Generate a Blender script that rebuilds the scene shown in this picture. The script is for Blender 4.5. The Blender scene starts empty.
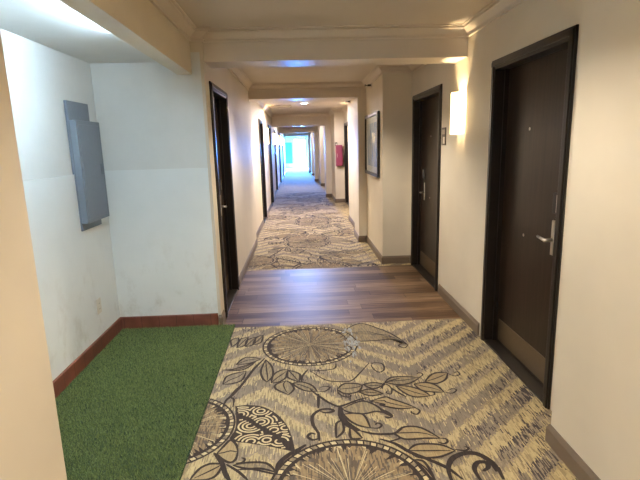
import bpy, bmesh, math, random
import numpy as np
from mathutils import Vector, Matrix, noise as mnoise
random.seed(7)
SC = bpy.context.scene
COL = SC.collection
DOWN_W, SCONCE_W, TUBE_W, SKY, EXPO = 56, 20, 60, 760, 1.42

# ------------------------------------------------------------------ materials
def srgb(r, g, b):
    f = lambda c: (c/255/12.92) if c/255 <= .04045 else ((c/255+.055)/1.055)**2.4
    return (f(r), f(g), f(b), 1)

class NT:
    def __init__(s, name):
        s.m = bpy.data.materials.new(name); s.m.use_nodes = True
        s.t = s.m.node_tree; s.t.nodes.clear()
        s.out = s.n('ShaderNodeOutputMaterial')
    def n(s, typ, ins=None, **kw):
        nd = s.t.nodes.new(typ)
        for k, v in kw.items(): setattr(nd, k, v)
        for k, v in (ins or {}).items(): s.set(nd.inputs[k], v)
        return nd
    def set(s, sock, v):
        if isinstance(v, bpy.types.NodeSocket): s.t.links.new(v, sock)
        else: sock.default_value = v
    def math(s, op, a, b=0.0, c=0.0):
        nd = s.n('ShaderNodeMath', operation=op)
        s.set(nd.inputs[0], a); s.set(nd.inputs[1], b); s.set(nd.inputs[2], c)
        return nd.outputs[0]
    def coord(s): return s.n('ShaderNodeTexCoord').outputs['Object']
    def mapping(s, v, scale=(1,1,1), loc=(0,0,0), rot=(0,0,0)):
        return s.n('ShaderNodeMapping', {'Vector': v, 'Scale': scale, 'Location': loc, 'Rotation': rot}).outputs[0]
    def noise(s, v, scale, detail=4, rough=.55):
        return s.n('ShaderNodeTexNoise', {'Vector': v, 'Scale': scale, 'Detail': detail, 'Roughness': rough}).outputs['Fac']
    def ramp(s, f, stops, interp='LINEAR'):
        nd = s.n('ShaderNodeValToRGB', {'Fac': f}); cr = nd.color_ramp; cr.interpolation = interp
        while len(cr.elements) < len(stops): cr.elements.new(.5)
        for e, (p, c) in zip(cr.elements, stops): e.position = p; e.color = c if len(c) == 4 else (*c, 1)
        return nd.outputs['Color']
    def mix(s, f, a, b, blend='MIX'):
        nd = s.n('ShaderNodeMix', data_type='RGBA', blend_type=blend)
        s.set(nd.inputs[0], f); s.set(nd.inputs[6], a); s.set(nd.inputs[7], b)
        return nd.outputs[2]
    def bsdf(s, col, rough=.5, bump=None, bstr=.2, bdist=.01, **kw):
        b = s.n('ShaderNodeBsdfPrincipled', {'Base Color': col, 'Roughness': rough})
        for k, v in kw.items(): s.set(b.inputs[k.replace('_', ' ')], v)
        if bump is not None:
            bp = s.n('ShaderNodeBump', {'Height': bump, 'Strength': bstr, 'Distance': bdist})
            s.t.links.new(bp.outputs[0], b.inputs['Normal'])
        s.t.links.new(b.outputs[0], s.out.inputs[0]); return s.m

def paint(name, c, rough=.45, var=.04, bump=.08, spec=.3):
    t = NT(name); v = t.coord()
    n = t.noise(v, 2.2, 3)
    lo = tuple(x*(1-var) for x in c[:3]) + (1,); hi = tuple(min(1, x*(1+var)) for x in c[:3]) + (1,)
    col = t.ramp(n, [(.3, lo), (.7, hi)])
    return t.bsdf(col, rough, t.noise(v, 260, 2), bump, .003, Specular_IOR_Level=spec)
def plain(name, c, rough=.5, metal=0.0):
    t = NT(name); v = t.coord(); n = t.noise(v, 40, 2)
    col = t.mix(n, tuple(x*.92 for x in c[:3])+(1,), tuple(min(1, x*1.08) for x in c[:3])+(1,))
    return t.bsdf(col, rough, Metallic=metal)
def emit(name, c, strength):
    t = NT(name); e = t.n('ShaderNodeEmission', {'Color': c, 'Strength': strength})
    t.t.links.new(e.outputs[0], t.out.inputs[0]); return t.m
def wood_door(name, dark, light, rough=.33):
    t = NT(name); v = t.coord()
    m = t.mapping(v, (14, 14, .7)); w = t.noise(m, 3, 6, .65)
    m2 = t.mapping(v, (60, 60, 1.2)); f = t.noise(m2, 3, 3)
    a = t.math('ADD', t.math('MULTIPLY', w, .7), t.math('MULTIPLY', f, .3))
    return t.bsdf(t.ramp(a, [(.35, dark), (.65, light)]), rough, a, .1, .003, Specular_IOR_Level=.28)

M = {}
M['wall'] = paint('beige_wall_paint', (.67, .61, .515, 1), .6)
M['ceiling'] = paint('ceiling_paint', (.62, .555, .485, 1), .42, spec=.5)
M['beam'] = paint('beam_paint', (.63, .565, .495, 1), .4, spec=.5)
M['crown'] = paint('crown_paint', (.68, .61, .53, 1), .35)
M['white'] = None
def alcove_paint(c0, c1):
    t = NT('white_alcove_paint'); v = t.coord()
    sep = t.n('ShaderNodeSeparateXYZ', {0: v})
    n = t.noise(t.mapping(v, (1, 1, 1)), 2.5, 5, .65); n2 = t.noise(t.mapping(v, (3.5, 3.5, 2.2)), 1.6, 6, .7)
    base = t.ramp(n, [(.3, c0), (.7, c1)])
    low = t.n('ShaderNodeMapRange', {0: sep.outputs[2], 1: .1, 2: .95, 3: 1.0, 4: 0.0}).outputs[0]   # scuffs sit on the lower wall
    sc = t.n('ShaderNodeMapRange', {0: n2, 1: .53, 2: .72, 3: 0.0, 4: .5}).outputs[0]
    col = t.mix(t.math('MULTIPLY', low, sc), base, (.40, .37, .31, 1))
    return t.bsdf(col, .5, t.noise(v, 220, 2), .08, .003)
M['white'] = alcove_paint((.66, .675, .665), (.72, .735, .725)); M['wains'] = alcove_paint((.74, .775, .78), (.79, .825, .83))
M['panel'] = plain('grey_panel_enamel', (.165, .195, .245, 1), .38)
M['panel_dark'] = plain('grey_panel_steel', (.14, .165, .21, 1), .42)
M['door'] = wood_door('espresso_door_veneer', (.012, .0072, .005, 1), (.034, .021, .014, 1), .30)
M['frame'] = plain('dark_door_frame', (.014, .010, .008, 1), .35)
M['base'] = plain('taupe_baseboard', (.16, .12, .09, 1), .4)
M['nickel'] = plain('satin_nickel', (.62, .59, .54, 1), .28, 1.0)
M['bronze'] = plain('bronze_kick_plate', (.22, .165, .11, 1), .38, .8)
M['bronze_dark'] = plain('bronze_threshold', (.02, .015, .012, 1), .4, .3)
M['black'] = plain('black_plastic', (.012, .012, .013, 1), .4)
M['red'] = plain('red_enamel', (.27, .045, .105, 1), .4)
M['offwhite'] = plain('off_white_plastic', (.70, .67, .60, 1), .4)
M['sign'] = plain('dark_brown_sign', (.075, .06, .05, 1), .4)
M['vent'] = plain('tan_vent_metal', (.36, .30, .24, 1), .5)
M['shade'] = emit('frosted_sconce_glass', (1.0, .70, .34, 1), 3.2)
M['tube'] = emit('cool_lamp_lens', (.62, .83, 1.0, 1), TUBE_W)
M['down'] = emit('downlight_lens', (1.0, .93, .85, 1), 14.0)
M['alu'] = plain('white_door_frame', (.75, .77, .78, 1), .35)
def redbase():
    t = NT('oxblood_tile_base'); v = t.coord()
    br = t.n('ShaderNodeTexNoise', {'Vector': v, 'Scale': 9.0, 'Detail': 4.0}).outputs['Fac']
    sep = t.n('ShaderNodeSeparateXYZ', {0: v})
    s = t.math('ADD', sep.outputs[0], sep.outputs[1])
    j = t.math('LESS_THAN', t.math('FRACT', t.math('DIVIDE', s, .152)), .025)
    col = t.mix(j, t.ramp(br, [(.3, (.14, .042, .027)), (.7, (.22, .072, .046))]), (.05, .022, .016, 1))
    return t.bsdf(col, .45)
M['redbase'] = redbase()
def glass(name='clear_pane_glass', tint=(.96, .98, .99, 1)):
    t = NT(name)
    tr = t.n('ShaderNodeBsdfTransparent', {'Color': tint}); g = t.n('ShaderNodeBsdfGlossy', {'Roughness': .02})
    f = t.n('ShaderNodeFresnel', {'IOR': 1.45})
    mx = t.n('ShaderNodeMixShader', {0: t.math('MULTIPLY', f.outputs[0], .08), 1: tr.outputs[0], 2: g.outputs[0]})
    t.t.links.new(mx.outputs[0], t.out.inputs[0]); return t.m
M['glass'] = glass()
M['blind'] = plain('blue_vertical_blind', (.10, .34, .58, 1), .6)
def plank():
    t = NT('walnut_plank_floor'); v = t.coord()
    sep = t.n('ShaderNodeSeparateXYZ', {0: v})
    row = t.math('FLOOR', t.math('DIVIDE', sep.outputs[1], .14))
    off = t.math('MULTIPLY', t.n('ShaderNodeTexWhiteNoise', {'W': row}, noise_dimensions='1D').outputs[0], 1.2)
    px = t.math('FLOOR', t.math('DIVIDE', t.math('ADD', sep.outputs[0], off), 1.2))
    idv = t.n('ShaderNodeCombineXYZ', {0: px, 1: row})
    rnd = t.n('ShaderNodeTexWhiteNoise', {'Vector': idv.outputs[0]}, noise_dimensions='2D').outputs[0]
    shift = t.n('ShaderNodeVectorMath', {0: v, 1: t.n('ShaderNodeCombineXYZ', {0: t.math('MULTIPLY', rnd, 9.0), 2: t.math('MULTIPLY', rnd, 30.0)}).outputs[0]}, operation='ADD').outputs[0]
    g = t.noise(t.mapping(shift, (.9, 26, 1)), 2.2, 6, .62)
    g2 = t.noise(t.mapping(shift, (3, 120, 1)), 2.0, 3)
    f = t.math('ADD', t.math('ADD', t.math('MULTIPLY', g, .62), t.math('MULTIPLY', g2, .16)), t.math('MULTIPLY', rnd, .22))
    col = t.ramp(f, [(.33, (.032, .018, .011)), (.5, (.10, .058, .034)), (.68, (.26, .17, .105))])
    fy = t.math('FRACT', t.math('DIVIDE', sep.outputs[1], .14)); fx = t.math('FRACT', t.math('DIVIDE', t.math('ADD', sep.outputs[0], off), 1.2))
    j = t.math('MAXIMUM', t.math('LESS_THAN', fy, .02), t.math('LESS_THAN', fx, .003))
    return t.bsdf(t.mix(j, col, (.02, .012, .008, 1)), .48, g, .06, .003, Specular_IOR_Level=.13)
M['plank'] = plank()

def yarn(t, v):
    """short yarn dashes lying along the hall"""
    sep = t.n('ShaderNodeSeparateXYZ', {0: v})
    ix = t.math('FLOOR', t.math('DIVIDE', sep.outputs[0], .006))
    wx = t.n('ShaderNodeTexWhiteNoise', {'W': ix}, noise_dimensions='1D').outputs[0]
    iy = t.math('FLOOR', t.math('ADD', t.math('DIVIDE', sep.outputs[1], .042), t.math('MULTIPLY', wx, 7.0)))
    cv = t.n('ShaderNodeCombineXYZ', {0: ix, 1: iy}).outputs[0]
    return sep, t.n('ShaderNodeTexWhiteNoise', {'Vector': cv}, noise_dimensions='2D').outputs[0]
def carpet_base():
    t = NT('chevron_carpet'); v = t.coord(); sep, w = yarn(t, v)
    P = 2.0
    xx = t.math('ADD', sep.outputs[0], -.72)
    tri = t.math('ABSOLUTE', t.math('SUBTRACT', t.math('MULTIPLY', t.math('FRACT', t.math('ADD', t.math('DIVIDE', xx, P), .5)), P), P/2))
    u = t.math('SUBTRACT', sep.outputs[1], t.math('MULTIPLY', tri, .88))
    ph = t.math('ADD', t.math('DIVIDE', t.math('SUBTRACT', u, 1.73), .23), .7)
    ph = t.math('ADD', ph, t.math('MULTIPLY', t.math('SUBTRACT', w, .5), .17))
    ph = t.math('ADD', ph, t.math('MULTIPLY', t.math('SUBTRACT', t.noise(v, 3.0, 2), .5), .14))
    fr = t.math('FRACT', ph)
    sid = t.n('ShaderNodeTexWhiteNoise', {'W': t.math('FLOOR', ph)}, noise_dimensions='1D').outputs[0]
    w3 = t.n('ShaderNodeTexWhiteNoise', {'W': t.math('MULTIPLY', w, 917.3)}, noise_dimensions='1D').outputs[0]
    flip = t.math('MULTIPLY', t.math('LESS_THAN', w3, .16), t.math('MULTIPLY', t.math('SUBTRACT', w, .5), 1.3))
    light = t.math('GREATER_THAN', t.math('ADD', fr, flip), t.math('ADD', .41, t.math('MULTIPLY', sid, .20)))
    a = t.ramp(w, [(0, (.19, .15, .11)), (.5, (.26, .21, .15)), (1, (.34, .27, .185))])
    b = t.ramp(w, [(0, (.27, .21, .12)), (.45, (.41, .325, .175)), (1, (.51, .405, .22))])
    a = t.mix(t.math('MULTIPLY', sid, .55), a, (.16, .13, .105, 1))
    # some grey stripes turn to plum-black yarns towards the door side
    big = t.noise(t.mapping(v, (1.3, .9, 1)), 2.3, 2)
    edge = t.n('ShaderNodeMapRange', {0: sep.outputs[0], 1: .7, 2: 1.35, 3: -.12, 4: .24}).outputs[0]
    pr = t.math('ADD', t.math('MULTIPLY', t.math('SUBTRACT', big, .5), 2.2), edge)
    dk = t.math('LESS_THAN', w, pr)
    a = t.mix(dk, a, (.055, .042, .045, 1))
    col = t.mix(light, a, b)
    col = t.mix(t.math('MULTIPLY', t.math('LESS_THAN', t.math('FRACT', t.math('MULTIPLY', w3, 7.0)), .10), .6), col, (.09, .07, .055, 1))
    fine = t.noise(t.mapping(v, (320, 90, 1)), 1, 2)
    col = t.mix(.35, col, t.ramp(fine, [(.3, (.3, .3, .3)), (.7, (1, 1, 1))]), 'MULTIPLY')
    return t.bsdf(col, .95, fine, .35, .004)
def carpet_ink(name, lo, hi, c2=None, thr=.0):
    t = NT(name); v = t.coord(); sep, w = yarn(t, v)
    col = t.ramp(w, [(0, lo), (1, hi)])
    if c2 is not None: col = t.mix(t.math('LESS_THAN', w, thr), col, c2+(1,))
    fine = t.noise(t.mapping(v, (320, 90, 1)), 1, 2)
    col = t.mix(.3, col, t.ramp(fine, [(.3, (.4, .4, .4)), (.7, (1, 1, 1))]), 'MULTIPLY')
    return t.bsdf(col, .95)
CM = [carpet_base(),
      carpet_ink('carpet_ink_brown', (.022, .013, .0095), (.038, .024, .017)),
      carpet_ink('carpet_leaf_tan', (.22, .17, .10), (.30, .235, .135), (.18, .145, .10), .4),
      carpet_ink('carpet_leaf_grey', (.17, .135, .10), (.23, .185, .13), (.30, .24, .15), .25),
      carpet_ink('carpet_leaf_ochre', (.27, .20, .105), (.35, .265, .14)),
      carpet_ink('carpet_cream', (.48, .385, .22), (.58, .475, .28)),
      carpet_ink('carpet_flower_brown', (.17, .12, .068), (.29, .205, .108), (.11, .08, .055), .3),
      carpet_ink('carpet_flower_grey', (.075, .058, .045), (.13, .10, .08)),
      carpet_ink('carpet_fleck_blue', (.22, .24, .26), (.34, .35, .34), (.20, .17, .14), .35)]

# ------------------------------------------------------------------ mesh helpers
class MB:
    def __init__(s): s.b = bmesh.new(); s.mi = 0
    def face(s, pts, mi=None):
        try: f = s.b.faces.new([s.b.verts.new(p) for p in pts])
        except ValueError: return None
        f.material_index = s.mi if mi is None else mi; return f
    def box(s, x0, x1, y0, y1, z0, z1, bev=0.0):
        x0, x1 = sorted((x0, x1)); y0, y1 = sorted((y0, y1)); z0, z1 = sorted((z0, z1))
        r = bmesh.ops.create_cube(s.b, size=1); vs = r['verts']
        for v in vs: v.co = Vector((x0+(v.co.x+.5)*(x1-x0), y0+(v.co.y+.5)*(y1-y0), z0+(v.co.z+.5)*(z1-z0)))
        if bev: bmesh.ops.bevel(s.b, geom=list({e for v in vs for e in v.link_edges}), offset=bev, segments=2, affect='EDGES', profile=.5)
        return s
    def tube(s, p0, p1, r0, r1=None, n=16):
        p0, p1 = Vector(p0), Vector(p1); d = p1-p0; r1 = r0 if r1 is None else r1
        m = Matrix.Translation((p0+p1)/2) @ d.to_track_quat('Z', 'Y').to_matrix().to_4x4()
        bmesh.ops.create_cone(s.b, cap_ends=True, segments=n, radius1=r0, radius2=r1, depth=d.length, matrix=m); return s
    def ball(s, c, r, sc=(1, 1, 1)):
        m = Matrix.Translation(c) @ Matrix.Diagonal((*sc, 1)); bmesh.ops.create_uvsphere(s.b, u_segments=16, v_segments=10, radius=r, matrix=m); return s
    def prism(s, prof, axis, a0, a1):
        """extrude a 2-D outline along an axis ('x','y','z')"""
        def P(p, a): return {'x': (a, p[0], p[1]), 'y': (p[0], a, p[1]), 'z': (p[0], p[1], a)}[axis]
        lo = [s.b.verts.new(P(p, a0)) for p in prof]; hi = [s.b.verts.new(P(p, a1)) for p in prof]; n = len(prof)
        s.b.faces.new(lo[::-1]); s.b.faces.new(hi)
        for i in range(n): s.b.faces.new((lo[i], lo[(i+1) % n], hi[(i+1) % n], hi[i]))
        return s
    def sweep(s, path, prof, closed=False, side=1):
        """run a profile [(offset from wall, z)] along a plan polyline with mitred corners"""
        n = len(path); P = [Vector(p) for p in path]; rings = []
        for i in range(n):
            a = P[i-1] if (closed or i > 0) else None; c = P[(i+1) % n] if (closed or i < n-1) else None
            d1 = (P[i]-a).normalized() if a is not None else None; d2 = (c-P[i]).normalized() if c is not None else None
            d1 = d1 or d2; d2 = d2 or d1
            n1 = Vector((-d1.y, d1.x))*side; n2 = Vector((-d2.y, d2.x))*side
            mt = (n1+n2).normalized(); k = 1/max(.3, mt.dot(n1))
            rings.append([s.b.verts.new((P[i].x+mt.x*o*k, P[i].y+mt.y*o*k, z)) for o, z in prof])
        m = len(prof)
        for i in range(n if closed else n-1):
            A, B = rings[i], rings[(i+1) % n]
            for j in range(m if True else 0): s.b.faces.new((A[j], A[(j+1) % m], B[(j+1) % m], B[j]))
        if not closed: s.b.faces.new(rings[0]); s.b.faces.new(rings[-1][::-1])
        return s
    def build(s, name, mat, parent=None, smooth=False, org=None):
        me = bpy.data.meshes.new(name); bmesh.ops.recalc_face_normals(s.b, faces=s.b.faces)
        if org is not None: bmesh.ops.translate(s.b, verts=s.b.verts, vec=-Vector(org))
        s.b.to_mesh(me); s.b.free()
        for m in (mat if isinstance(mat, list) else [mat]): me.materials.append(m)
        if smooth: me.shade_smooth()
        o = bpy.data.objects.new(name, me); COL.objects.link(o)
        if parent is not None: o.parent = parent
        if org is not None: o.location = org
        return o
def tag(o, label=None, cat=None, group=None, kind=None):
    if label: o['label'] = label
    if cat: o['category'] = cat
    if group: o['group'] = group
    if kind: o['kind'] = kind
    return o
def empty(name, loc):
    o = bpy.data.objects.new(name, None); o.empty_display_size = .1; COL.objects.link(o); o.location = loc; return o
def struct(name, mb, mat, label=None, cat=None):
    return tag(mb.build(name, mat), label, cat, None, 'structure')
LEAVES= [[[[-.307,3.31]],[[-.328,3.137],[-.309,3.024]],[[-.274,2.963]],[[-.24,3.045],[-.254,3.188]],1,0],[[[-.244,2.945]],[[-.237,3.058],[-.188,3.124]],[[-.135,3.13]],[[-.145,3.023],[-.188,2.96]],1,0],[[[-.135,3.125]],[[-.139,3.022]],[[-.058,2.943]],[[-.053,3.055]],1,0],[[[-.144,2.969]],[[-.211,2.924],[-.208,2.862]],[[-.123,2.782]],[[-.091,2.851],[-.111,2.928]],1,0],[[[-.103,2.932]],[[-.04,2.942],[.028,2.89]],[[.06,2.808]],[[-.01,2.82],[-.065,2.868]],1,0],[[[-.571,2.957]],[[-.562,3.062],[-.504,3.111]],[[-.432,3.136]],[[-.446,3.01],[-.503,2.964]],1,1],[[[-.521,3.244]],[[-.459,3.363]],[[-.34,3.326]],[[-.42,3.259]],1,1],[[[-.612,3.17]],[[-.519,3.179]],[[-.378,3.276]],[[-.463,3.156]],1,0],[[[-.593,3.565]],[[-.619,3.697]],[[-.564,3.75]],[[-.555,3.653]],0,0],[[[-.553,3.543]],[[-.544,3.709]],[[-.483,3.753]],[[-.492,3.59]],1,0],[[[-.483,3.553]],[[-.487,3.683]],[[-.42,3.747]],[[-.425,3.602]],1,0],[[[-.431,3.584]],[[-.414,3.734]],[[-.36,3.78]],[[-.367,3.633]],1,0],[[[.286,3.74]],[[.398,3.896],[.504,3.952],[.632,3.815],[.712,3.695],[.765,3.572]],[[.8,3.458]],[[.72,3.577],[.598,3.578],[.577,3.573],[.395,3.584]],1,0],[[[.362,2.864]],[[.315,2.888],[.24,2.89]],[[.191,2.821]],[[.24,2.762],[.327,2.784]],1,0],[[[.363,2.871]],[[.44,2.89]],[[.51,2.858]],[[.428,2.809]],1,0],[[[.324,2.778]],[[.403,2.806]],[[.48,2.74]],[[.391,2.725]],1,0],[[[.514,2.89]],[[.569,2.948],[.66,2.953]],[[.76,2.93]],[[.677,2.86],[.587,2.848]],1,0],[[[.78,2.871]],[[.842,2.957],[.902,2.987]],[[.964,2.976]],[[.924,2.889],[.847,2.84]],1,2],[[[.699,2.848]],[[.777,2.859],[.84,2.815]],[[.865,2.726]],[[.793,2.735],[.728,2.765]],1,2],[[[.575,2.835]],[[.655,2.82],[.728,2.765]],[[.769,2.691]],[[.672,2.684],[.613,2.74]],1,2],[[[-.484,2.219]],[[-.459,2.277],[-.429,2.33],[-.393,2.288]],[[-.377,2.231]],[[-.38,2.166],[-.405,2.143],[-.447,2.171]],1,2],[[[-.441,2.132]],[[-.503,2.141],[-.552,2.105]],[[-.581,2.027]],[[-.5,2.024],[-.456,2.057]],1,2],[[[-.388,2.12]],[[-.315,2.136],[-.219,2.122]],[[-.167,2.051]],[[-.244,2.084],[-.319,2.09]],0,0],[[[.201,2.59]],[[.324,2.665],[.399,2.621],[.452,2.533]],[[.489,2.491]],[[.409,2.543],[.328,2.524],[.242,2.546]],0,0],[[[.207,2.529]],[[.274,2.535],[.326,2.505]],[[.343,2.381]],[[.281,2.408],[.233,2.464]],0,2],[[[.19,2.468]],[[.155,2.433]],[[.145,2.302]],[[.192,2.367]],0,0],[[[.228,2.391]],[[.25,2.371]],[[.287,2.29]],[[.226,2.295]],0,2],[[[.382,2.659]],[[.482,2.702],[.517,2.676],[.587,2.62]],[[.643,2.564]],[[.54,2.561],[.436,2.612],[.467,2.615]],1,2],[[[.469,2.318]],[[.533,2.374],[.624,2.357]],[[.702,2.255]],[[.62,2.261],[.509,2.264]],1,2],[[[.508,2.168]],[[.568,2.213],[.684,2.201]],[[.748,2.146]],[[.656,2.105],[.551,2.107]],1,2],[[[.519,2.092]],[[.569,2.067]],[[.585,1.925]],[[.555,1.979]],1,2],[[[.428,2.566]],[[.467,2.532]],[[.485,2.481]],[[.449,2.524]],0,0]]
STROKES= [[.016,[[-.316,3.333],[-.35,3.243],[-.383,3.157],[-.438,2.945],[-.483,2.815],[-.515,2.749],[-.525,2.663]]],[.012,[[-.438,2.945],[-.473,2.873],[-.492,2.792],[-.468,2.752],[-.462,2.664]]],[.012,[[.007,3.12],[-.033,3.026],[-.04,2.934]]],[.01,[[.02,3.098],[.113,3.095],[.194,3.116],[.21,3.189]]],[.01,[[.026,3.089],[.119,2.958],[.205,2.924],[.294,2.929],[.372,3.043],[.451,3.18]]],[.01,[[.46,3.149],[.469,3.076],[.502,3.03],[.541,3.069],[.543,3.156],[.485,3.177],[.461,3.155]]],[.009,[[.056,2.802],[.11,2.804],[.144,2.849],[.114,2.869],[.082,2.855]]],[.009,[[.24,2.762],[.268,2.743],[.262,2.721],[.225,2.728],[.195,2.773],[.191,2.821]]],[.009,[[.8,3.458],[.76,3.409],[.725,3.455],[.761,3.498]]],[.007,[[.286,3.74],[.474,3.72],[.657,3.681],[.701,3.636],[.783,3.514]]],[.01,[[.481,2.799],[.506,2.871],[.57,2.911],[.626,2.932]]],[.008,[[.76,2.93],[.791,2.97],[.775,2.999],[.75,2.979]]],[.008,[[.963,2.973],[.995,2.929],[1.039,2.947],[1.039,2.985],[1.001,2.969]]],[.008,[[.863,2.727],[.911,2.708],[.951,2.745],[.929,2.763],[.892,2.743]]],[.008,[[.769,2.691],[.799,2.705],[.799,2.735]]],[.008,[[.467,2.8],[.514,2.858],[.542,2.806],[.528,2.736],[.501,2.75],[.512,2.777]]],[.012,[[.542,2.806],[.578,2.743],[.614,2.689]]],[.02,[[-.499,2.225],[-.448,2.147],[-.416,2.06],[-.385,2.005]]],[.012,[[-.422,2.13],[-.353,2.069],[-.301,2.005]]],[.01,[[-.375,2.134],[-.343,2.138],[-.332,2.162],[-.352,2.176]]],[.01,[[-.364,2.084],[-.29,2.082],[-.205,2.051],[-.168,2.035]]],[.022,[[-.167,2.041],[-.158,2.11],[-.117,2.172],[-.069,2.211],[-.02,2.257]]],[.016,[[.053,2.284],[.05,2.352],[.022,2.444],[.024,2.53],[.071,2.587],[.128,2.592],[.148,2.566],[.103,2.553],[.07,2.572]]],[.014,[[.056,2.309],[.018,2.295],[-.009,2.326],[.009,2.356],[.035,2.345]]],[.03,[[.192,2.618],[.193,2.496],[.228,2.412],[.28,2.359]]],[.014,[[.28,2.359],[.353,2.324],[.455,2.315],[.516,2.358]]],[.014,[[.014,2.841],[.049,2.779],[.105,2.694],[.137,2.655],[.192,2.618],[.315,2.683],[.376,2.704]]],[.014,[[.06,2.608],[.064,2.694],[.067,2.777]]],[.01,[[.341,2.381],[.387,2.374],[.41,2.403],[.39,2.423],[.374,2.406]]],[.008,[[.326,2.505],[.343,2.399]]],[.01,[[.444,2.485],[.474,2.472],[.492,2.496]]],[.01,[[.637,2.565],[.659,2.53],[.634,2.492],[.608,2.51],[.61,2.53]]],[.01,[[.422,2.53],[.471,2.522],[.486,2.485],[.455,2.468],[.439,2.485]]],[.008,[[.387,2.321],[.469,2.318]]],[.01,[[.7,2.256],[.73,2.246],[.73,2.221],[.706,2.207],[.681,2.225]]],[.01,[[.749,2.155],[.798,2.142],[.822,2.161],[.805,2.175]]],[.018,[[.379,2.274],[.451,2.228],[.514,2.152],[.593,2.087],[.667,2.018],[.713,1.935]]],[.01,[[.455,2.319],[.487,2.274],[.415,2.247]]],[.024,[[.659,1.92],[.669,2.011],[.712,2.085],[.786,2.121],[.85,2.11],[.893,2.049],[.902,1.979],[.909,2.006],[.903,1.918]]],[.02,[[.796,1.909],[.793,1.996],[.826,2.046],[.868,2.042],[.863,2.006],[.829,1.983]]]]
MAORI= [[[-.45,2.674],[-.373,2.682],[-.266,2.647],[-.17,2.537],[-.112,2.401],[-.084,2.263],[-.077,2.207]],[[-.084,2.204],[-.138,2.227],[-.229,2.263],[-.332,2.296],[-.432,2.332],[-.417,2.426],[-.423,2.52]]]
ARCS= [[[-.406,2.581],2],[[-.277,2.492],3],[[-.333,2.456],2],[[-.197,2.408],3],[[-.318,2.311],3],[[-.161,2.298],2],[[-.286,2.607],1],[[-.134,2.421],1],[[-.232,2.316],1]]
MIDM= [[-.439,2.59],[-.356,2.524],[-.272,2.436],[-.172,2.336],[-.084,2.228]]
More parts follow.
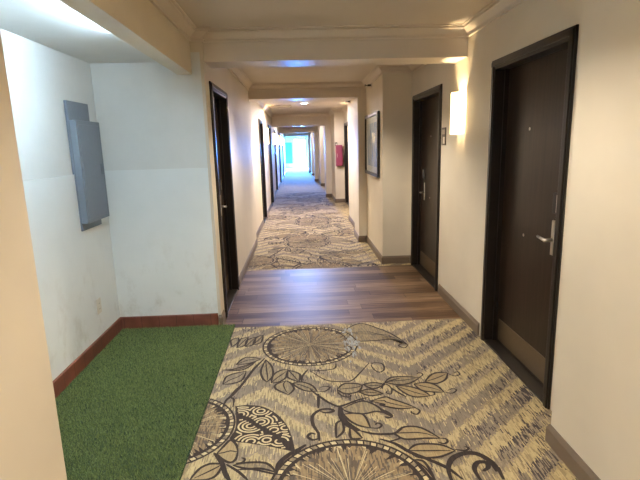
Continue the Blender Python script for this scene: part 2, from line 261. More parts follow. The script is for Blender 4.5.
# ------------------------------------------------------------------ carpets: the pattern is woven into each carpet's own mesh
def catmull(pts, k=5, closed=False):
    P = [Vector(p) for p in pts]; n = len(P); out = []
    for i in range(n if closed else n-1):
        g = lambda j: P[j % n] if closed else P[max(0, min(n-1, j))]
        a, b, c, d = g(i-1), g(i), g(i+1), g(i+2)
        for q in range(k):
            t = q/k; out.append(.5*((2*b)+(c-a)*t+(2*a-5*b+4*c-d)*t*t+(3*b-a-3*c+d)*t**3))
    if not closed: out.append(P[-1])
    return out
def inside(p, poly):
    r = False; n = len(poly)
    for i in range(n):
        a, b = poly[i], poly[i-1]
        if (a[1] > p[1]) != (b[1] > p[1]) and p[0] < (b[0]-a[0])*(p[1]-a[1])/(b[1]-a[1])+a[0]: r = not r
    return r
class Pattern:
    def __init__(s, mb, tf, box): s.mb, s.tf, s.bx = mb, tf, box
    def poly(s, pts, mi, z):
        x0, x1, y0, y1 = s.bx; out = []
        P = [s.tf(p[0], p[1]) for p in pts]
        if not any(x0 < x < x1 and y0 < y < y1 for x, y in P): return
        for k, (x, y) in enumerate(P):
            q = (min(x1, max(x0, x)), min(y1, max(y0, y)))
            if not out or (abs(q[0]-out[-1][0])+abs(q[1]-out[-1][1])) > 1e-6: out.append(q)
        if len(out) > 3 and abs(out[0][0]-out[-1][0])+abs(out[0][1]-out[-1][1]) < 1e-6: out.pop()
        if len(out) < 3: return
        ar = sum(out[i-1][0]*out[i][1]-out[i][0]*out[i-1][1] for i in range(len(out)))
        if abs(ar) < 1e-8: return
        if ar < 0: out.reverse()
        s.mb.face([(x, y, z) for x, y in out], mi)
    def ribbon(s, pts, w, mi, z, taper=True, closed=False):
        n = len(pts); L = []; R = []
        for i in range(n):
            a = pts[(i-1) % n] if closed else pts[max(0, i-1)]; b = pts[(i+1) % n] if closed else pts[min(n-1, i+1)]
            d = (b-a); d = d.normalized() if d.length > 1e-9 else Vector((1, 0)); nn = Vector((-d.y, d.x))
            ww = w/2*(1 if not taper else (.45+.55*min(1, 4*min(i, n-1-i)/(n-1))))
            L.append(pts[i]+nn*ww); R.append(pts[i]-nn*ww)
        for i in range(n if closed else n-1):
            j = (i+1) % n; s.poly([L[i], R[i], R[j], L[j]], mi, z+(i % 60)*4e-7)
    def leaf(s, base, a, tip, b, mid, kind, q=0):
        up = catmull(base+a+tip, 5); dn = catmull(tip+b+base, 5); loop = up+dn[1:-1]
        c = sum(loop, Vector((0, 0)))/len(loop)
        for i in range(len(loop)): s.poly([loop[i-1], loop[i], c], (2, 3, 4)[kind], .0010+q*3e-6)
        s.ribbon(up, .0155, 1, .0019+q*5e-6); s.ribbon(dn, .0155, 1, .0021+q*5e-6)
        if mid:
            m = [up[round(k*(len(up)-1)/8)].lerp(dn[len(dn)-1-round(k*(len(dn)-1)/8)], .5) for k in range(8)]
            s.ribbon(m, .0095, 1, .00231+q*2e-6)
    def flower(s, c, r, seed, warm):
        R = random.Random(seed); c = Vector(c); pt = lambda a, q: c+Vector((math.cos(a), math.sin(a)))*q
        N = 64
        for i in range(N):
            a0, a1 = 2*math.pi*i/N, 2*math.pi*(i+1)/N
            s.poly([c, pt(a0, r*.86), pt(a1, r*.86)], 6 if warm else (6 if i % 3 else 3), .0008)
            s.poly([pt(a0, r*.86), pt(a1, r*.86), pt(a1, r*.92), pt(a0, r*.92)], 1, .0010)
            s.poly([pt(a0, r*.92), pt(a1, r*.92), pt(a1, r*.98), pt(a0, r*.98)], 5 if i % 2 else 2, .0012)
            s.poly([pt(a0-.012, r*.91), pt(a0+.012, r*.91), pt(a0+.03, r*.99), pt(a0+.006, r*.99)], 1, .00152)
            s.poly([pt(a0, r*.98), pt(a1, r*.98), pt(a1, r*1.015), pt(a0, r*1.015)], 1, .0013)
        for i in range(150):                                     # ragged inner fringe
            a = R.random()*6.283; q = r*(.86-R.random()*.16); d = .015+R.random()*.03
            s.poly([pt(a-d, r*.865), pt(a+d, r*.865), pt(a+R.uniform(-.05, .05), q)], 1 if i % 4 else 5, .0014+i*6e-7)
        for i in range(90):
            a = R.random()*6.283; q = r*(.40+R.random()*.34); d = .02+R.random()*.03
            s.poly([pt(a-d, r*.08), pt(a+d, r*.08), pt(a+d*.4, q), pt(a-d*.4, q*.94)], 7, .0016+i*8e-7)
        for i in range(70):
            a = R.random()*6.283; q = r*(.45+R.random()*.4); d = .012+R.random()*.018
            s.poly([pt(a-d*2, r*.02), pt(a+d*2, r*.02), pt(a+d*.3, q), pt(a-d*.3, q)], 5 if (warm and i % 3) else (5 if i % 2 else 2), .0018+i*2e-6)
        for i in range(60):
            a = R.random()*6.283; q = r*(.55+R.random()*.28); d = .02+R.random()*.05
            s.poly([pt(a-d, q), pt(a, q*.9), pt(a+d, q), pt(a, q*1.06)], (2, 4, 6, 7)[i % 4], .0017+i*1e-6)
    def palm_leaf(s):
        up, dn = catmull(MAORI[0], 5), catmull(MAORI[1], 5); loop = up+dn
        c = sum(loop, Vector((0, 0)))/len(loop)
        for i in range(len(loop)): s.poly([loop[i-1], loop[i], c], 1, .0016)
        inner = [c.lerp(p, .95) for p in loop]; mid = catmull(MIDM, 6)
        cells = [Vector(a[0]) for a in ARCS]
        for ci, (cc, n) in enumerate(ARCS):
            for k in range(1, n+5):
                rr = .020*k; N = 40; run = []
                for i in range(N+1):
                    a = 2*math.pi*i/N; p = Vector(cc)+Vector((math.cos(a)*1.15, math.sin(a)))*rr
                    ok = inside(p, inner) and min((p-m).length for m in mid) > .016 and all(j == ci or (p-q).length > rr*1.0+.002 for j, q in enumerate(cells))
                    if ok: run.append(p)
                    if (not ok or i == N) and run:
                        if len(run) > 2: s.ribbon(run, .0105, 5, .0022, False)
                        run = []
        s.ribbon(mid, .016, 1, .0024)
    def all(s, near=True):
        s.flower((.031, 3.552), .375, 1, False); s.flower((-.772, 2.466), .345, 2, True); s.flower((.184, 1.90), .385, 3, True)
        for q, (b, a, t, d, m, k) in enumerate(LEAVES): s.leaf(b, a, t, d, m, k, q)
        for q, (w, p) in enumerate(STROKES): s.ribbon(catmull(p, 5), w*1.3, 1, .0024+q*6e-6)
        s.palm_leaf()
        if near:  # blue-grey flecks scattered over the right edge of the first flower
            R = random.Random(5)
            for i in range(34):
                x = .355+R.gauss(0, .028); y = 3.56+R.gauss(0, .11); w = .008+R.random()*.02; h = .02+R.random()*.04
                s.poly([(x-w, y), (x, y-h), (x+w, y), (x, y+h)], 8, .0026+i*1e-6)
def carpet_slab(x0, x1, y0, y1, notch=None):
    mb = MB(); mb.mi = 0
    mb.box(x0, x1, y0, y1, -.03, 0)
    return mb
mb = carpet_slab(-.85, 1.52, -2.0, 3.98)
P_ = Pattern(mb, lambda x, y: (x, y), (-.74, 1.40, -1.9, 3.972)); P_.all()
P2 = Pattern(mb, lambda x, y: (.62-x, y-2.05), (-.74, 1.24, -1.9, 1.60)); P2.all(False)
o = struct('carpet', mb, CM, 'tan and taupe chevron carpet with brown flowers and vines in front of the wood strip', 'carpet')
mb = carpet_slab(-1.5, 1.52, 5.94, 34.7)
for i in range(5):
    f = (lambda x, y, i=i: (x+.05, y+4.0+2.05*i)) if i % 2 == 0 else (lambda x, y, i=i: (.25-x, y+4.0+2.05*i))
    Pattern(mb, f, (-.80, 1.04 if i == 0 else .9, 5.95, 34)).all(False)
o2 = struct('carpet', mb, CM, 'long patterned hallway carpet running from the wood strip to the bright end door', 'carpet')
# ------------------------------------------------------------------ room shell
CZ = 2.49
XR, XL = 1.42, -.75
struct('floor', MB().box(-1.0, 1.6, 3.98, 5.94, -.03, 0), M['plank'], 'strip of dark walnut plank flooring across the hallway between two carpets', 'floor')
struct('floor', MB().box(-1.9, -.85, 1.3, 4.06, -.03, 0), M['base'], 'bare alcove floor under the green turf mat', 'floor')

w = MB()
w.box(1.26, 1.75, -2.0, 2.18, -.03, CZ)
struct('wall_right', w, M['wall'], 'cream wall nearest on the right, jutting out just before the nearest brown door', 'wall')
D1 = (2.49, 3.53); D2 = (4.80, 5.96); DT = 2.11
w = MB()
for a, b in ((2.18, D1[0]), (D1[1], D2[0]), (D2[1], 6.06)): w.box(XR, 1.75, a, b, -.03, CZ)
for a, b in (D1, D2): w.box(XR, 1.75, a, b, DT, CZ)
struct('wall_right', w, M['wall'], 'right wall holding the two brown doors and the glowing sconce', 'wall')

# right side beyond the second door: a stepped block, a pilaster, then a door recess, repeated down the hall
UNITS = []   # (y block, x block, y pilaster, x pilaster, x wall, y recess, x recess, y next)
xs = [(1.05, .92, 1.0, 1.22), (.95, .77, .93, 1.12), (.80, .64, .80, 1.0), (.62, .50, .62, .9)]
ybl = [6.06, 13.0, 18.6, 25.6, 31.5]; ypl = [7.53, 14.48, 21.2, 28.0]
far_doors = []
for k in range(4):
    xb, xp, xw, xr = xs[k]; y0, yp, yn = ybl[k], ypl[k], ybl[k+1]
    ym = yp+.62; yr = ym+1.75
    UNITS.append((y0, xb, yp, xp, ym, xw, yr, xr, yn))
    w = MB(); w.box(xb, 1.75, y0, yp, -.03, CZ); w.box(xp, 1.75, yp, ym, -.03, CZ); w.box(xw, 1.75, ym, yr, -.03, CZ)
    d0 = yr+2.0 if k == 0 else yr+.5; d1 = d0+(1.02 if k == 0 else 1.0)
    w.box(xr, 1.75, yr, d0, -.03, CZ); w.box(xr, 1.75, d1, yn, -.03, CZ); w.box(xr, 1.75, d0, d1, DT, CZ); w.box(xr+.2, 1.75, d0, d1, -.03, DT)
    far_doors.append((xr, d0, d1))
    struct('wall_right', w, M['wall'], ['stepped pillar wall on the right carrying the framed picture', 'second stepped pillar wall on the right, carrying the red cabinet',
        'third stepped pillar wall on the right, past the red cabinet', 'last stepped pillar wall on the right near the end door'][k], 'wall')
w = MB(); w.box(.75, 1.75, 31.5, 34.7, -.03, CZ)
struct('wall_right', w, M['wall'], 'right wall beside the bright end door', 'wall')

# left side
struct('wall_left', MB().box(-2.2, -.805, -2.0, 1.415, -.03, CZ), M['wall'], 'yellow-lit wall nearest on the left, edge of the alcove', 'wall')
w = MB(); w.box(-1.9, -1.65, 1.38, 4.3, -.03, 2.32)
struct('wall_left', w, M['white'], 'white alcove side wall behind the grey electrical panel', 'wall')
w = MB(); w.box(-1.9, -.775, 4.06, 4.15, -.03, 2.32)
struct('wall_back', w, M['white'], 'white alcove end wall facing the camera above the turf', 'wall')
w = MB(); w.prism([(-1.65, 1.40), (-1.638, 1.40), (-1.638, 4.048), (-.776, 4.048), (-.776, 4.06), (-1.65, 4.06)], 'z', 0, 1.40)
struct('trim_1', w, M['wains'], 'smooth white lower wall panel around the alcove with a thin top edge', 'wall panel')
w = MB()
w.prism([(-.775, 4.05), (XL, 4.05), (XL, 4.2), (-1.2, 4.2), (-1.2, 4.15), (-.775, 4.15)], 'z', -.03, CZ)
w.box(-1.2, -.775, 4.06, 4.2, 2.32, CZ)
struct('wall_left', w, M['wall'], 'narrow beige pier between the alcove and the left hallway door', 'wall')
LD = [(4.25, 5.16), (9.75, 10.65), (12.6, 13.5), (16.6, 17.5), (20.2, 21.1), (24.0, 24.9)]
def lx(y): return XL if y < 7.5 else (-.80 if y < 14.6 else -.86)
w = MB(); y = 4.2
for a, b in LD:
    x = lx(a)
    for q in (7.6, 14.7):
        if a > q and y < q: w.box(-1.3, lx(y), y, q, -.03, CZ); y = q
    w.box(-1.3, x, y, a, -.03, CZ); w.box(-1.3, x, a, b, DT, CZ); w.box(-1.3, x-.2, a, b, -.03, DT); y = b
w.box(-1.3, -.86, y, 29.0, -.03, CZ)
w.box(-1.5, -1.3, 28.8, 34.7, -.03, CZ)
struct('wall_left', w, M['wall'], 'long left hallway wall with a row of dark doors', 'wall')
struct('wall_back', MB().box(-2.2, 1.75, -2.2, -2.0, -.03, CZ), M['wall'], 'wall closing the hallway behind the viewpoint', 'wall')
# end wall with a glazed door opening and a window beside it
w = MB(); EY = 34.7
for a, b, z0, z1 in ((-1.6, -1.22, -.03, CZ), (-1.22, -.56, -.03, .36), (-1.22, -.56, 1.80, CZ), (-.56, -.44, -.03, CZ), (-.44, .44, 2.06, CZ), (.44, 1.75, -.03, CZ)):
    w.box(a, b, EY, EY+.2, z0, z1)
struct('wall_back', w, M['wall'], 'far end wall of the hallway around the bright door', 'wall')

struct('ceiling', MB().box(-.97, 1.75, -2.2, 34.9, CZ, CZ+.12), M['ceiling'], 'beige hallway ceiling crossed by beams', 'ceiling')
struct('ceiling', MB().box(-1.5, -.97, 28.8, 34.9, CZ, CZ+.12), M['ceiling'], 'ceiling beside the end window', 'ceiling')
struct('ceiling', MB().box(-1.9, -.90, 1.38, 4.1, 2.25, 2.32), M['white'], 'lower white ceiling of the turf alcove', 'ceiling')
struct('beam', MB().prism([(-.92, 1.38), (-.805, 1.38), (-.85, 4.06), (-.965, 4.06)], 'z', 2.15, CZ), M['wall'], 'boxed beam running along the open side of the alcove', 'beam')
struct('beam', MB().box(-.78, XR+.02, 4.10, 4.42, 2.25, CZ), M['beam'], 'first boxed beam across the hallway, nearest the glowing sconce', 'beam')
BE = [(7.53, 7.93, 2.275, XL), (14.48, 14.88, 2.14, -.80), (21.2, 21.6, 2.13, -.86), (28.0, 28.4, 2.12, -.86)]
for (a, b, z, x), lb in zip(BE, ('second boxed beam across the hallway, above the small pilaster past the picture', 'third boxed beam across the hallway, past the ceiling vent',
        'fourth boxed beam far down the hallway', 'last boxed beam before the end door')):
    struct('beam', MB().box(x-.1, xs[BE.index((a, b, z, x))][1]+.05, a-.003, b-.003, z, CZ+.01), M['beam'], lb, 'beam')

CP = [(0, CZ-.09), (.018, CZ-.09), (.018, CZ-.078), (.008, CZ-.072), (.012, CZ-.060), (.030, CZ-.046), (.050, CZ-.030), (.062, CZ-.026), (.062, CZ-.016), (.052, CZ-.012), (.078, CZ-.008), (.078, CZ+.002), (0, CZ+.002)]
def crown(path, label, closed=True, side=1):
    struct('crown_molding', MB().sweep(path, CP, closed, side), M['crown'], label, 'crown molding')
crown([(1.26, -1.98), (1.26, 2.18), (XR, 2.18), (XR, 4.10), (XL, 4.10), (XL, 4.05), (-.85, 4.05), (-.806, 1.415), (-.805, 1.40), (-.805, -1.98)], 'stepped crown molding around the nearest ceiling bay', False)
crown([(XR, 4.42), (XR, 6.06), (1.05, 6.06), (1.05, 7.53), (XL, 7.53), (XL, 4.42)], 'crown molding around the second ceiling bay, before the picture')
for k in range(3):
    y0, xb, yp, xp, ym, xw, yr, xr, yn = UNITS[k]; n = UNITS[k+1]
    b0 = BE[k][1]; b1 = BE[k+1][0]
    crown([(xp, b0), (xp, ym), (xw, ym), (xw, yr), (xr, yr), (xr, yn), (n[1], yn), (n[1], b1), (lx(b0), b1), (lx(b0), b0)],
          ['crown molding around the ceiling bay with the vent', 'crown molding around the fourth ceiling bay', 'crown molding around the farthest ceiling bay'][k])

BP = [(0, 0), (.016, 0), (.016, .078), (.010, .090), (.006, .102), (0, .102)]
def base(name, path, label, side=1, mat='base', prof=BP):
    struct(name, MB().sweep(path, prof, False, side), M[mat], label, 'baseboard')
base('baseboard_right', [(1.26, -1.98), (1.26, 2.18), (1.30, 2.18)], 'taupe baseboard along the nearest right wall')
base('baseboard_right', [(XR, 3.60), (XR, 4.73)], 'taupe baseboard under the glowing sconce')
y0, xb, yp, xp, ym, xw, yr, xr, yn = UNITS[0]
base('baseboard_right', [(XR, 6.03), (XR, 6.06), (xb, 6.06), (xb, yp), (xp, yp), (xp, ym), (xw, ym), (xw, yr), (xr, yr), (xr, far_doors[0][1]-.07)], 'dark baseboard wrapping the pillar below the picture')
for k in (1, 2, 3):
    y0, xb, yp, xp, ym, xw, yr, xr, yn = UNITS[k]
    base('baseboard_right', [(xs[k-1][3], y0-.15), (xs[k-1][3], y0), (xb, y0), (xb, yp), (xp, yp), (xp, ym), (xw, ym), (xw, yr), (xr, yr), (xr, far_doors[k][1]-.07)],
         ['', 'dark baseboard around the pillar with the red cabinet', 'dark baseboard around the third right pillar', 'dark baseboard around the last right pillar'][k])
base('baseboard_left', [(-.77, 4.05), (XL, 4.05), (XL, 4.18)], 'narrow taupe base on the pier beside the turf', -1)
prev = 5.23
for i, (a, b) in enumerate(LD[1:]+[(29.07, 0)]):
    q = 7.6 if i == 0 else 14.7
    pth = [(lx(prev), prev), (lx(prev), q), (lx(a), q), (lx(a), a-.07)] if lx(a) != lx(prev) else [(lx(a), prev), (lx(a), a-.07)]
    base('baseboard_left', pth, 'taupe baseboard on the left wall ' + ['between the nearest left door and the next', 'after the second left door', 'after the third left door', 'after the fourth left door', 'after the fifth left door', 'leading to the end window'][i], -1)
    prev = b+.07
RB = [(0, 0), (.014, 0), (.014, .112), (.009, .118), (0, .118)]
base('baseboard_back', [(-1.638, 1.42), (-1.638, 4.048), (-.776, 4.048)], 'oxblood red tile base around the turf alcove', -1, 'redbase', RB)

# ------------------------------------------------------------------ doors
def door(name, xw, s, y0, y1, zt, label, latch='near', hw=True, kick=True):
    """s=+1: opening in the right wall (room on -x side); s=-1: left wall.  d runs into the wall."""
    root = tag(empty(name, (xw, (y0+y1)/2, 0)), label, 'door', None, 'structure')
    def bx(mb, d0, d1, a, b, z0, z1, bev=0): return mb.box(s*d0, s*d1, a-cy, b-cy, z0, z1, bev)
    cy = (y0+y1)/2
    f = MB(); W = .055
    for a, b in ((y0-.012, y0+W), (y1-W, y1+.012)):
        bx(f, -.014, .10, a, b, 0, zt+.012, .004)
        bx(f, -.022, .0, a+.012, b-.02, 0, zt-.004, .004)
    bx(f, -.014, .10, y0-.012, y1+.012, zt-W, zt+.012, .004); bx(f, -.022, 0, y0, y1, zt-W+.02, zt-.002, .004)
    bx(f, .055, .10, y0+W-.002, y0+W+.014, 0, zt-W); bx(f, .055, .10, y1-W-.014, y1-W+.002, 0, zt-W)
    f.build('door_frame', M['frame'], root)
    lf = bx(MB(), .085, .13, y0+W-.004, y1-W+.004, .012, zt-W+.004, .002).build('door_leaf', M['door'], root)
    bx(MB(), -.01, .12, y0+W, y1-W, 0, .014, .003).build('threshold', M['bronze_dark'], root)
    if kick: bx(MB(), .080, .086, y0+W+.05, y1-W-.05, .035, .205, .002).build('kick_plate', M['bronze'], lf)
    if hw:
        q = 1 if latch == 'near' else -1
        e = y0+W if latch == 'near' else y1-W          # latch edge
        Y = lambda v: e+q*v-cy
        bx(MB(), .078, .091, *sorted((e+q*.17, e+q*.205)), .87, 1.085, .006).build('lock_plate', M['nickel'], lf)
        bx(MB(), .074, .091, *sorted((e+q*.125, e+q*.205)), 1.125, 1.25, .006).build('card_reader', M['black'], lf)
        bx(MB(), .070, .076, *sorted((e+q*.130, e+q*.155)), 1.135, 1.24, .002).build('reader_plate', M['nickel'], lf)
        lv = MB(); lv.tube((s*.085, Y(.19), .965), (s*.028, Y(.19), .965), .011); lv.tube((s*.032, Y(.185), .965), (s*.034, Y(.275), .972), .0105, .008); lv.ball((s*.034, Y(.275), .972), .008)
        lv.build('lever_handle', M['nickel'], lf, True)
        for z, yy in ((1.63, (y0+y1)/2+.12*q*0+.10), (.925, (y0+y1)/2+.10)):
            MB().tube((s*.092, yy-cy, z), (s*.084, yy-cy, z), .011).build('peephole', M['nickel'], lf)
    return root
door('door_1', XR, 1, *D1, DT, 'nearest dark brown door on the right with a bronze kick plate')
door('door_2', XR, 1, *D2, DT, 'dark brown door on the right beyond the glowing sconce, beside the small sign', 'far')
door('door_3', XL, -1, *LD[0], DT, 'nearest dark door on the left, just past the turf alcove', 'far')
names = ['second dark door along the left hallway wall', 'third dark door along the left hallway wall', 'fourth dark door along the left hallway wall', 'fifth dark door along the left hallway wall', 'sixth and last dark door along the left hallway wall']
for i, (a, b) in enumerate(LD[1:]): door('door_%d' % (4+i), lx(a), -1, a, b, DT, names[i], 'far', i < 2)
for i, (x, a, b) in enumerate(far_doors):
    door('door_%d' % (9+i), x, 1, a, b, DT, ['dark door in the right recess beside the red cabinet', 'dark door in the second right recess, past the red cabinet', 'dark door in the third right recess', 'dark door in the last right recess near the end'][i], 'near', i < 2)

# end door and window: clear panes in white frames, daylight outside
r = tag(empty('door_13', (0, EY+.08, 0)), 'bright glazed door at the far end of the hallway', 'door', None, 'structure')
f = MB(); f.box(-.44, -.37, -.03, .03, 0, 2.06); f.box(.37, .44, -.03, .03, 0, 2.06); f.box(-.37, .37, -.03, .03, 1.98, 2.06); f.box(-.37, .37, -.03, .03, 0, .09)
f.build('door_frame', M['alu'], r)
MB().box(-.37, .37, -.004, .004, .09, 1.98).build('pane', M['glass'], r)
h = MB(); h.tube((.31, -.06, .98), (.31, -.06, 1.30), .018); h.tube((.31, -.06, 1.0), (.31, -.01, 1.0), .012); h.tube((.31, -.06, 1.28), (.31, -.01, 1.28), .012)
h.build('pull_handle', M['black'], r)
r = tag(empty('window_1', (-.89, EY+.08, 0)), 'narrow end window with blue vertical blinds left of the bright door', 'window', None, 'structure')
f = MB(); f.box(-.33, .33, -.03, .03, .36, .41); f.box(-.33, .33, -.03, .03, 1.75, 1.80)
for x in (-.33, -.2, -.07, .06, .19, .29): f.box(x, x+.04, -.03, .03, .36, 1.80)
f.build('window_frame', M['alu'], r)
MB().box(-.32, .32, -.004, .004, .38, 1.78).build('pane', M['glass'], r)
for i in range(6):
    v_ = MB(); v_.box(-.345+i*.112, -.21+i*.112, -.09-.012*(i % 2), -.082-.012*(i % 2), .34, 1.82); v_.build('blind_slat', M['blind'], r)
struct('ground', MB().box(-30, 30, EY+.2, EY+60, -.2, -.05), paint('pale_pavement', (.6, .62, .62, 1), .8), 'pale ground outside the end door', 'ground')

# ------------------------------------------------------------------ fittings
def sconce(x, s, y, label, group='wall sconces along the hallway', z=1.80, k=1.0, hue=(1, .75, .42)):
    """half-round frosted glass shade on a metal back plate; s = +1 on the right wall"""
    root = tag(empty('wall_sconce', (x, y, z)), label, 'wall light', group)
    H = .175; n = 14
    MB().box(0, -s*.012, -.055, .055, -.13, .13, .003).build('back_plate', M['nickel'], root)
    sh = MB(); ro, ri = .086, .080
    arc = lambda r: [(-s*(.010+r*math.sin(math.pi*i/n)*1.0), -r*math.cos(math.pi*i/n)*.98) for i in range(n+1)]
    sh.prism(arc(ro)+arc(ri)[::-1], 'z', -H, H)
    sh.build('lamp_shade', M['shade'], root, False)
    for q in (1,): MB().box(-s*.002, -s*.03, q*.083, q*.095, -.125, -.075, .002).build('bracket', M['nickel'], root)
    MB().tube((-s*.05, 0, -.06), (-s*.05, 0, .02), .016, .012).build('bulb', M['offwhite'], root)
    MB().box(-s*.002, -s*.06, -.01, .01, -.075, -.058).build('socket', M['nickel'], root)
    L = bpy.data.lights.new('sconce_bulb_light', 'POINT'); L.energy = SCONCE_W*k; L.color = hue; L.shadow_soft_size = .018
    lo = bpy.data.objects.new('sconce_bulb_light', L); COL.objects.link(lo); lo.parent = root; lo.location = (-s*.055, 0, .05)
    return root
sconce(XR, 1, 4.195, 'glowing half-round sconce on the right wall between the two brown doors', k=.6)
sconce(1.26, 1, 1.12, 'glowing sconce on the nearest right wall', k=3.3, hue=(1, .74, .10))
sconce(-.805, -1, .15, 'glowing sconce on the nearest left wall', k=2.7, hue=(1, .82, .44))
sconce(-.80, -1, 11.25, 'first glowing sconce on the left wall past the second left door')
sconce(-.86, -1, 15.6, 'second glowing sconce in the row on the far left wall', k=0.6)
sconce(-.86, -1, 18.6, 'third glowing sconce in the row on the far left wall', k=0.5)
sconce(-.86, -1, 22.2, 'fourth glowing sconce in the row on the far left wall', k=0.5)
sconce(UNITS[0][7], 1, 11.15, 'glowing sconce in the right recess beside the dark door')

def downlight(x, y, label):
    r = tag(empty('ceiling_downlight', (x, y, CZ)), label, 'ceiling light', 'recessed ceiling downlights')
    t = MB(); n = 24; prof = [(.075, 0), (.098, 0), (.098, -.008), (.08, -.011)]
    for i in range(n):
        a, b = 2*math.pi*i/n, 2*math.pi*(i+1)/n
        for (r0, z0), (r1, z1) in zip(prof, prof[1:]): t.face([(r0*math.cos(a), r0*math.sin(a), z0), (r1*math.cos(a), r1*math.sin(a), z1), (r1*math.cos(b), r1*math.sin(b), z1), (r0*math.cos(b), r0*math.sin(b), z0)])
    t.build('trim_ring', M['offwhite'], r)
    MB().tube((0, 0, -.0005), (0, 0, -.008), .079, .074, 24).build('lens', M['down'], r)
downlight(.14, 10.9, 'round ceiling downlight beside the ceiling vent')
downlight(.05, 18.0, 'round ceiling downlight in the next bay past the vent')
downlight(.0, 24.8, 'round ceiling downlight farthest down the hallway')
downlight(.2, -.4, 'round ceiling downlight above the viewpoint')
downlight(.25, 2.1, 'round ceiling downlight above the nearest carpet')
downlight(.2, 5.0, 'round ceiling downlight above the wood strip')
downlight(.0, 8.75, 'round ceiling downlight just past the second beam')
for x, y, e in ((.25, 2.1, DOWN_W*.8), (.2, 5.0, DOWN_W*1.2), (.0, 8.75, DOWN_W*1.8), (.14, 10.9, DOWN_W*2.2), (.05, 18.0, DOWN_W*1.1), (0, 24.8, DOWN_W*.8), (.2, -.4, DOWN_W)):
    L = bpy.data.lights.new('downlight_lamp', 'SPOT'); L.energy = e; L.color = (1, .87, .68); L.spot_size = math.radians(130 if y < 10 else 178); L.spot_blend = .6 if y < 10 else .25
    if y > 10: L.color = (1, .88, .84); L.shadow_soft_size = .06
    lo = bpy.data.objects.new('downlight_lamp', L); COL.objects.link(lo); lo.location = (x, y, CZ-.03)

# ceiling vent
r = tag(empty('ceiling_vent', (-.42, 11.55, CZ)), 'tan slatted air vent on the ceiling beside the downlight', 'vent')
f = MB(); f.box(-.26, .26, -.30, -.26, -.022, 0); f.box(-.26, .26, .26, .30, -.022, 0); f.box(-.26, -.22, -.26, .26, -.022, 0); f.box(.22, .26, -.26, .26, -.022, 0)
f.build('vent_frame', M['vent'], r)
g = MB()
for i in range(11): g.prism([(-.25+i*.047, -.004), (-.22+i*.047, -.020), (-.215+i*.047, -.016), (-.245+i*.047, 0)], 'x', -.22, .22)
g.build('slats', M['vent'], r)

# side-wall sprinklers
def sprinkler(x, y, z, label):
    r = tag(empty('fire_sprinkler', (x, y, z)), label, 'sprinkler', 'side-wall sprinklers')
    MB().tube((0, 0, 0), (-.012, 0, 0), .032, .026, 20).build('escutcheon', M['nickel'], r)
    b = MB(); b.tube((-.01, 0, 0), (-.06, 0, 0), .013); b.box(-.055, -.095, -.014, -.010, -.004, .004); b.box(-.055, -.095, .010, .014, -.004, .004)
    b.build('pipe', M['bronze_dark'], r)
    MB().box(-.093, -.098, -.026, .026, -.016, .016, .001).build('deflector', M['bronze_dark'], r)
sprinkler(1.05, 6.95, 2.375, 'small side-wall sprinkler just under the crown above the picture')
sprinkler(UNITS[0][5], 9.3, 2.36, 'small side-wall sprinkler past the second beam on the right')

# framed picture
r = tag(empty('framed_picture', (1.05, 6.86, 1.55)), 'framed blue abstract picture on the right pillar wall', 'picture')
hw, hh = .60, .43
f = MB()
for a, b, c, d in ((-hw, hw, hh-.045, hh), (-hw, hw, -hh, -hh+.045), (-hw, -hw+.045, -hh+.045, hh-.045), (hw-.045, hw, -hh+.045, hh-.045)): f.box(-.002, -.036, a, b, c, d, .003)
f.build('picture_frame', M['frame'], r)
MB().box(-.002, -.016, -hw+.04, hw-.04, -hh+.04, hh-.04).build('mat_board', M['offwhite'], r)
def art():
    t = NT('blue_abstract_print'); v = t.coord()
    n = t.noise(t.mapping(v, (1, 7, 1.4)), 1.6, 4, .6)
    return t.bsdf(t.ramp(n, [(.34, (.66, .65, .62)), (.48, (.58, .61, .64)), (.55, (.16, .27, .55)), (.62, (.45, .53, .64)), (.72, (.66, .62, .54))]), .65, Specular_IOR_Level=.2)
MB().box(-.016, -.0175, -hw+.16, hw-.16, -hh+.13, hh-.13).build('print', art(), r)
MB().box(-.022, -.0235, -hw+.04, hw-.04, -hh+.04, hh-.04).build('pane', M['glass'], r)

# room sign by the second door
r = tag(empty('room_sign', (XR, 4.69, 1.615)), 'small dark room sign between the sconce and the second brown door', 'sign')
MB().box(0, -.008, -.062, .062, -.085, .085, .002).build('sign_plate', M['sign'], r)
MB().box(-.008, -.011, -.045, .008, -.07, -.005, .001).build('sign_inset', M['offwhite'], r)
MB().box(-.008, -.010, -.045, .045, .02, .065, .001).build('name_strip', M['vent'], r)

# red cabinet on the second stepped wall
r = tag(empty('fire_cabinet', (1.06, 13.0, 1.28)), 'red fire cabinet on the stepped wall beside the dark recess door', 'fire cabinet')
MB().box(-.09, .09, -.13, 0, -.28, .28, .008).build('cabinet_body', M['red'], r)
d = MB().box(-.085, .085, -.142, -.13, -.27, .27, .004).build('cabinet_door', M['red'], r)
MB().box(-.06, -.05, -.152, -.142, -.05, .05, .002).build('handle', M['nickel'], d)
r = tag(empty('fire_alarm', (.99, 13.0, 1.58)), 'small dark alarm sounder above the left of the red cabinet', 'alarm')
MB().box(-.03, .03, -.05, 0, -.05, .05, .006).build('alarm_body', M['sign'], r)
MB().tube((0, -.05, 0), (0, -.058, 0), .02).build('strobe', M['offwhite'], r)
r = tag(empty('room_sign', (UNITS[0][7], 11.72, 1.66)), 'dark oval sign beside the door in the right recess', 'sign')
bmx = MB(); bmx.tube((0, 0, 0), (-.01, 0, 0), .09, .085, 24).build('sign_plate', M['sign'], r).scale = (1, .8, 1.2)

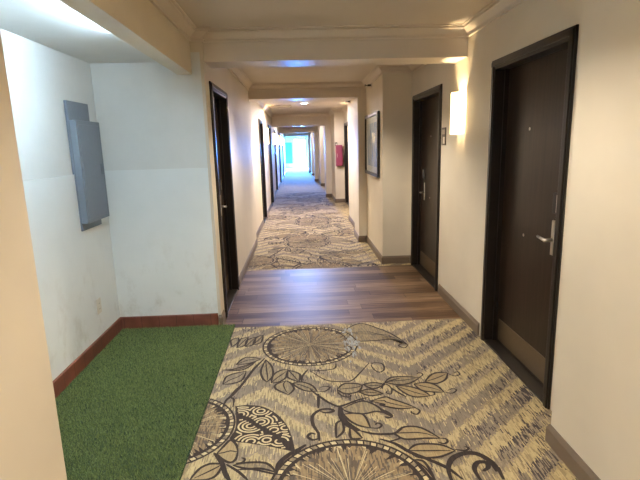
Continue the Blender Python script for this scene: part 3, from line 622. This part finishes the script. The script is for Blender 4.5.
# electrical panel in the alcove
r = tag(empty('electrical_panel', (-1.643, 3.68, 1.44)), 'grey steel electrical panel on the white alcove wall', 'electrical panel')
b = MB().box(-.007, .016, -.15, .195, -.46, .48, .003).build('back_plate', M['panel_dark'], r)
d = MB().box(.016, .062, -.15, .255, -.405, .345, .005).build('cover_door', M['panel'], r)
MB().box(.062, .0645, -.125, .23, -.375, .315, .003).build('raised_field', M['panel'], d)
MB().box(.0645, .069, .18, .21, -.06, .02, .002).build('latch', M['panel_dark'], d)
r = tag(empty('wall_outlet', (-1.638, 3.66, .355)), 'white electrical outlet low on the alcove wall under the panel', 'outlet')
MB().box(0, .006, -.037, .037, -.06, .06, .002).build('cover_plate', M['offwhite'], r)
for z in (-.022, .022):
    s_ = MB().box(.006, .008, -.017, .017, z-.015, z+.015, .001).build('socket', M['offwhite'], r)
    h = MB(); h.box(.008, .0083, -.008, -.005, z-.005, z+.006); h.box(.008, .0083, .005, .008, z-.005, z+.006); h.build('slots', M['black'], s_)

# alcove ceiling strip lamp behind the beam
r = tag(empty('ceiling_light', (-.985, 2.40, 2.25)), 'cool white tube light on the alcove ceiling beside the beam', 'ceiling light')
MB().box(-.022, .022, -.66, .66, -.022, 0, .003).build('lamp_housing', M['offwhite'], r)
for q in (-1, 1): MB().box(-.018, .018, q*.63, q*.65, -.065, -.02, .003).build('lamp_holder', M['offwhite'], r)
MB().tube((0, -.63, -.046), (0, .63, -.046), .016).build('lamp_tube', M['tube'], r, True)

# artificial turf
def turf_mats():
    t = NT('turf_backing'); a = t.bsdf((.012, .035, .012, 1), .9)
    t = NT('turf_blade'); v = t.coord(); n = t.noise(v, 420, 1); n2 = t.noise(v, 5, 3)
    c = t.ramp(n, [(.3, (.055, .09, .024)), (.48, (.155, .22, .062)), (.68, (.42, .50, .23))])
    c = t.mix(t.math('MULTIPLY', n2, .5), c, (.10, .165, .045, 1))
    return a, t.bsdf(c, .5)
tb, tg = turf_mats()
GX0, GX1, GY0, GY1 = -1.62, -.625, 1.43, 4.03
r = tag(empty('turf_mat', ((GX0+GX1)/2, (GY0+GY1)/2, 0)), 'green artificial turf mat on the alcove floor', 'turf mat')
MB().box(GX0-(GX0+GX1)/2, GX1-(GX0+GX1)/2, GY0-(GY0+GY1)/2, GY1-(GY0+GY1)/2, .0045, .010).build('backing', tb, r)
rng = np.random.default_rng(3); N = 95000
cx = rng.uniform(GX0+.004, GX1-.002, N)-(GX0+GX1)/2; cyy = rng.uniform(GY0+.004, GY1-.004, N)-(GY0+GY1)/2
ang = rng.uniform(0, 2*np.pi, N); h = rng.uniform(.010, .021, N); wd = rng.uniform(.0010, .0019, N)
lean = rng.uniform(.002, .012, N); la = rng.normal(2.2, 1.3, N)
v = np.zeros((N, 3, 3)); dx, dy = np.cos(ang)*wd, np.sin(ang)*wd
v[:, 0] = np.c_[cx-dx, cyy-dy, np.full(N, .009)]; v[:, 1] = np.c_[cx+dx, cyy+dy, np.full(N, .009)]
v[:, 2] = np.c_[cx+np.cos(la)*lean, cyy+np.sin(la)*lean, .009+h]
me = bpy.data.meshes.new('blades'); me.vertices.add(3*N); me.vertices.foreach_set('co', v.ravel())
me.loops.add(3*N); me.loops.foreach_set('vertex_index', np.arange(3*N)); me.polygons.add(N); me.polygons.foreach_set('loop_start', np.arange(0, 3*N, 3)); me.update(calc_edges=True)
me.materials.append(tg); o = bpy.data.objects.new('blades', me); COL.objects.link(o); o.parent = r; tag(o, kind='stuff')

# ------------------------------------------------------------------ daylight, camera, view
W = bpy.data.worlds.new('day_sky'); SC.world = W; W.use_nodes = True
bg = W.node_tree.nodes['Background']; bg.inputs[0].default_value = (.075, .32, 1, 1); bg.inputs[1].default_value = SKY
L = bpy.data.lights.new('door_daylight', 'AREA'); L.shape = 'RECTANGLE'; L.size = .86; L.size_y = 2.0; L.energy = 1; L.cycles.is_portal = True
lo = bpy.data.objects.new('door_daylight', L); COL.objects.link(lo); lo.location = (0, EY+.25, 1.03); lo.rotation_euler = (-math.pi/2, 0, 0)


yaw, pitch, roll = map(math.radians, (2.13499, 11.2975, -1.54022))
fw = Vector((math.sin(yaw)*math.cos(pitch), math.cos(yaw)*math.cos(pitch), -math.sin(pitch)))
ri = Vector((math.cos(yaw), -math.sin(yaw), 0)); up = ri.cross(fw)
r2 = math.cos(roll)*ri+math.sin(roll)*up; u2 = -math.sin(roll)*ri+math.cos(roll)*up
cam = bpy.data.cameras.new('camera'); cam.sensor_fit = 'HORIZONTAL'; cam.sensor_width = 36; cam.lens = 36*473.242/640; cam.clip_start = .02; cam.clip_end = 200
co = bpy.data.objects.new('camera', cam); COL.objects.link(co)
mw = Matrix((r2, u2, -fw)).transposed().to_4x4(); mw.translation = (0, 0, 1.56); co.matrix_world = mw
SC.camera = co
SC.view_settings.view_transform = 'Standard'; SC.view_settings.look = 'None'; SC.view_settings.gamma = 1; SC.view_settings.use_curve_mapping = False
SC.view_settings.exposure = EXPO
SC.cycles.max_bounces = 10; SC.cycles.diffuse_bounces = 7; SC.cycles.glossy_bounces = 4; SC.cycles.transparent_max_bounces = 8
SC.cycles.sample_clamp_indirect = 6; SC.cycles.caustics_reflective = False; SC.cycles.caustics_refractive = False
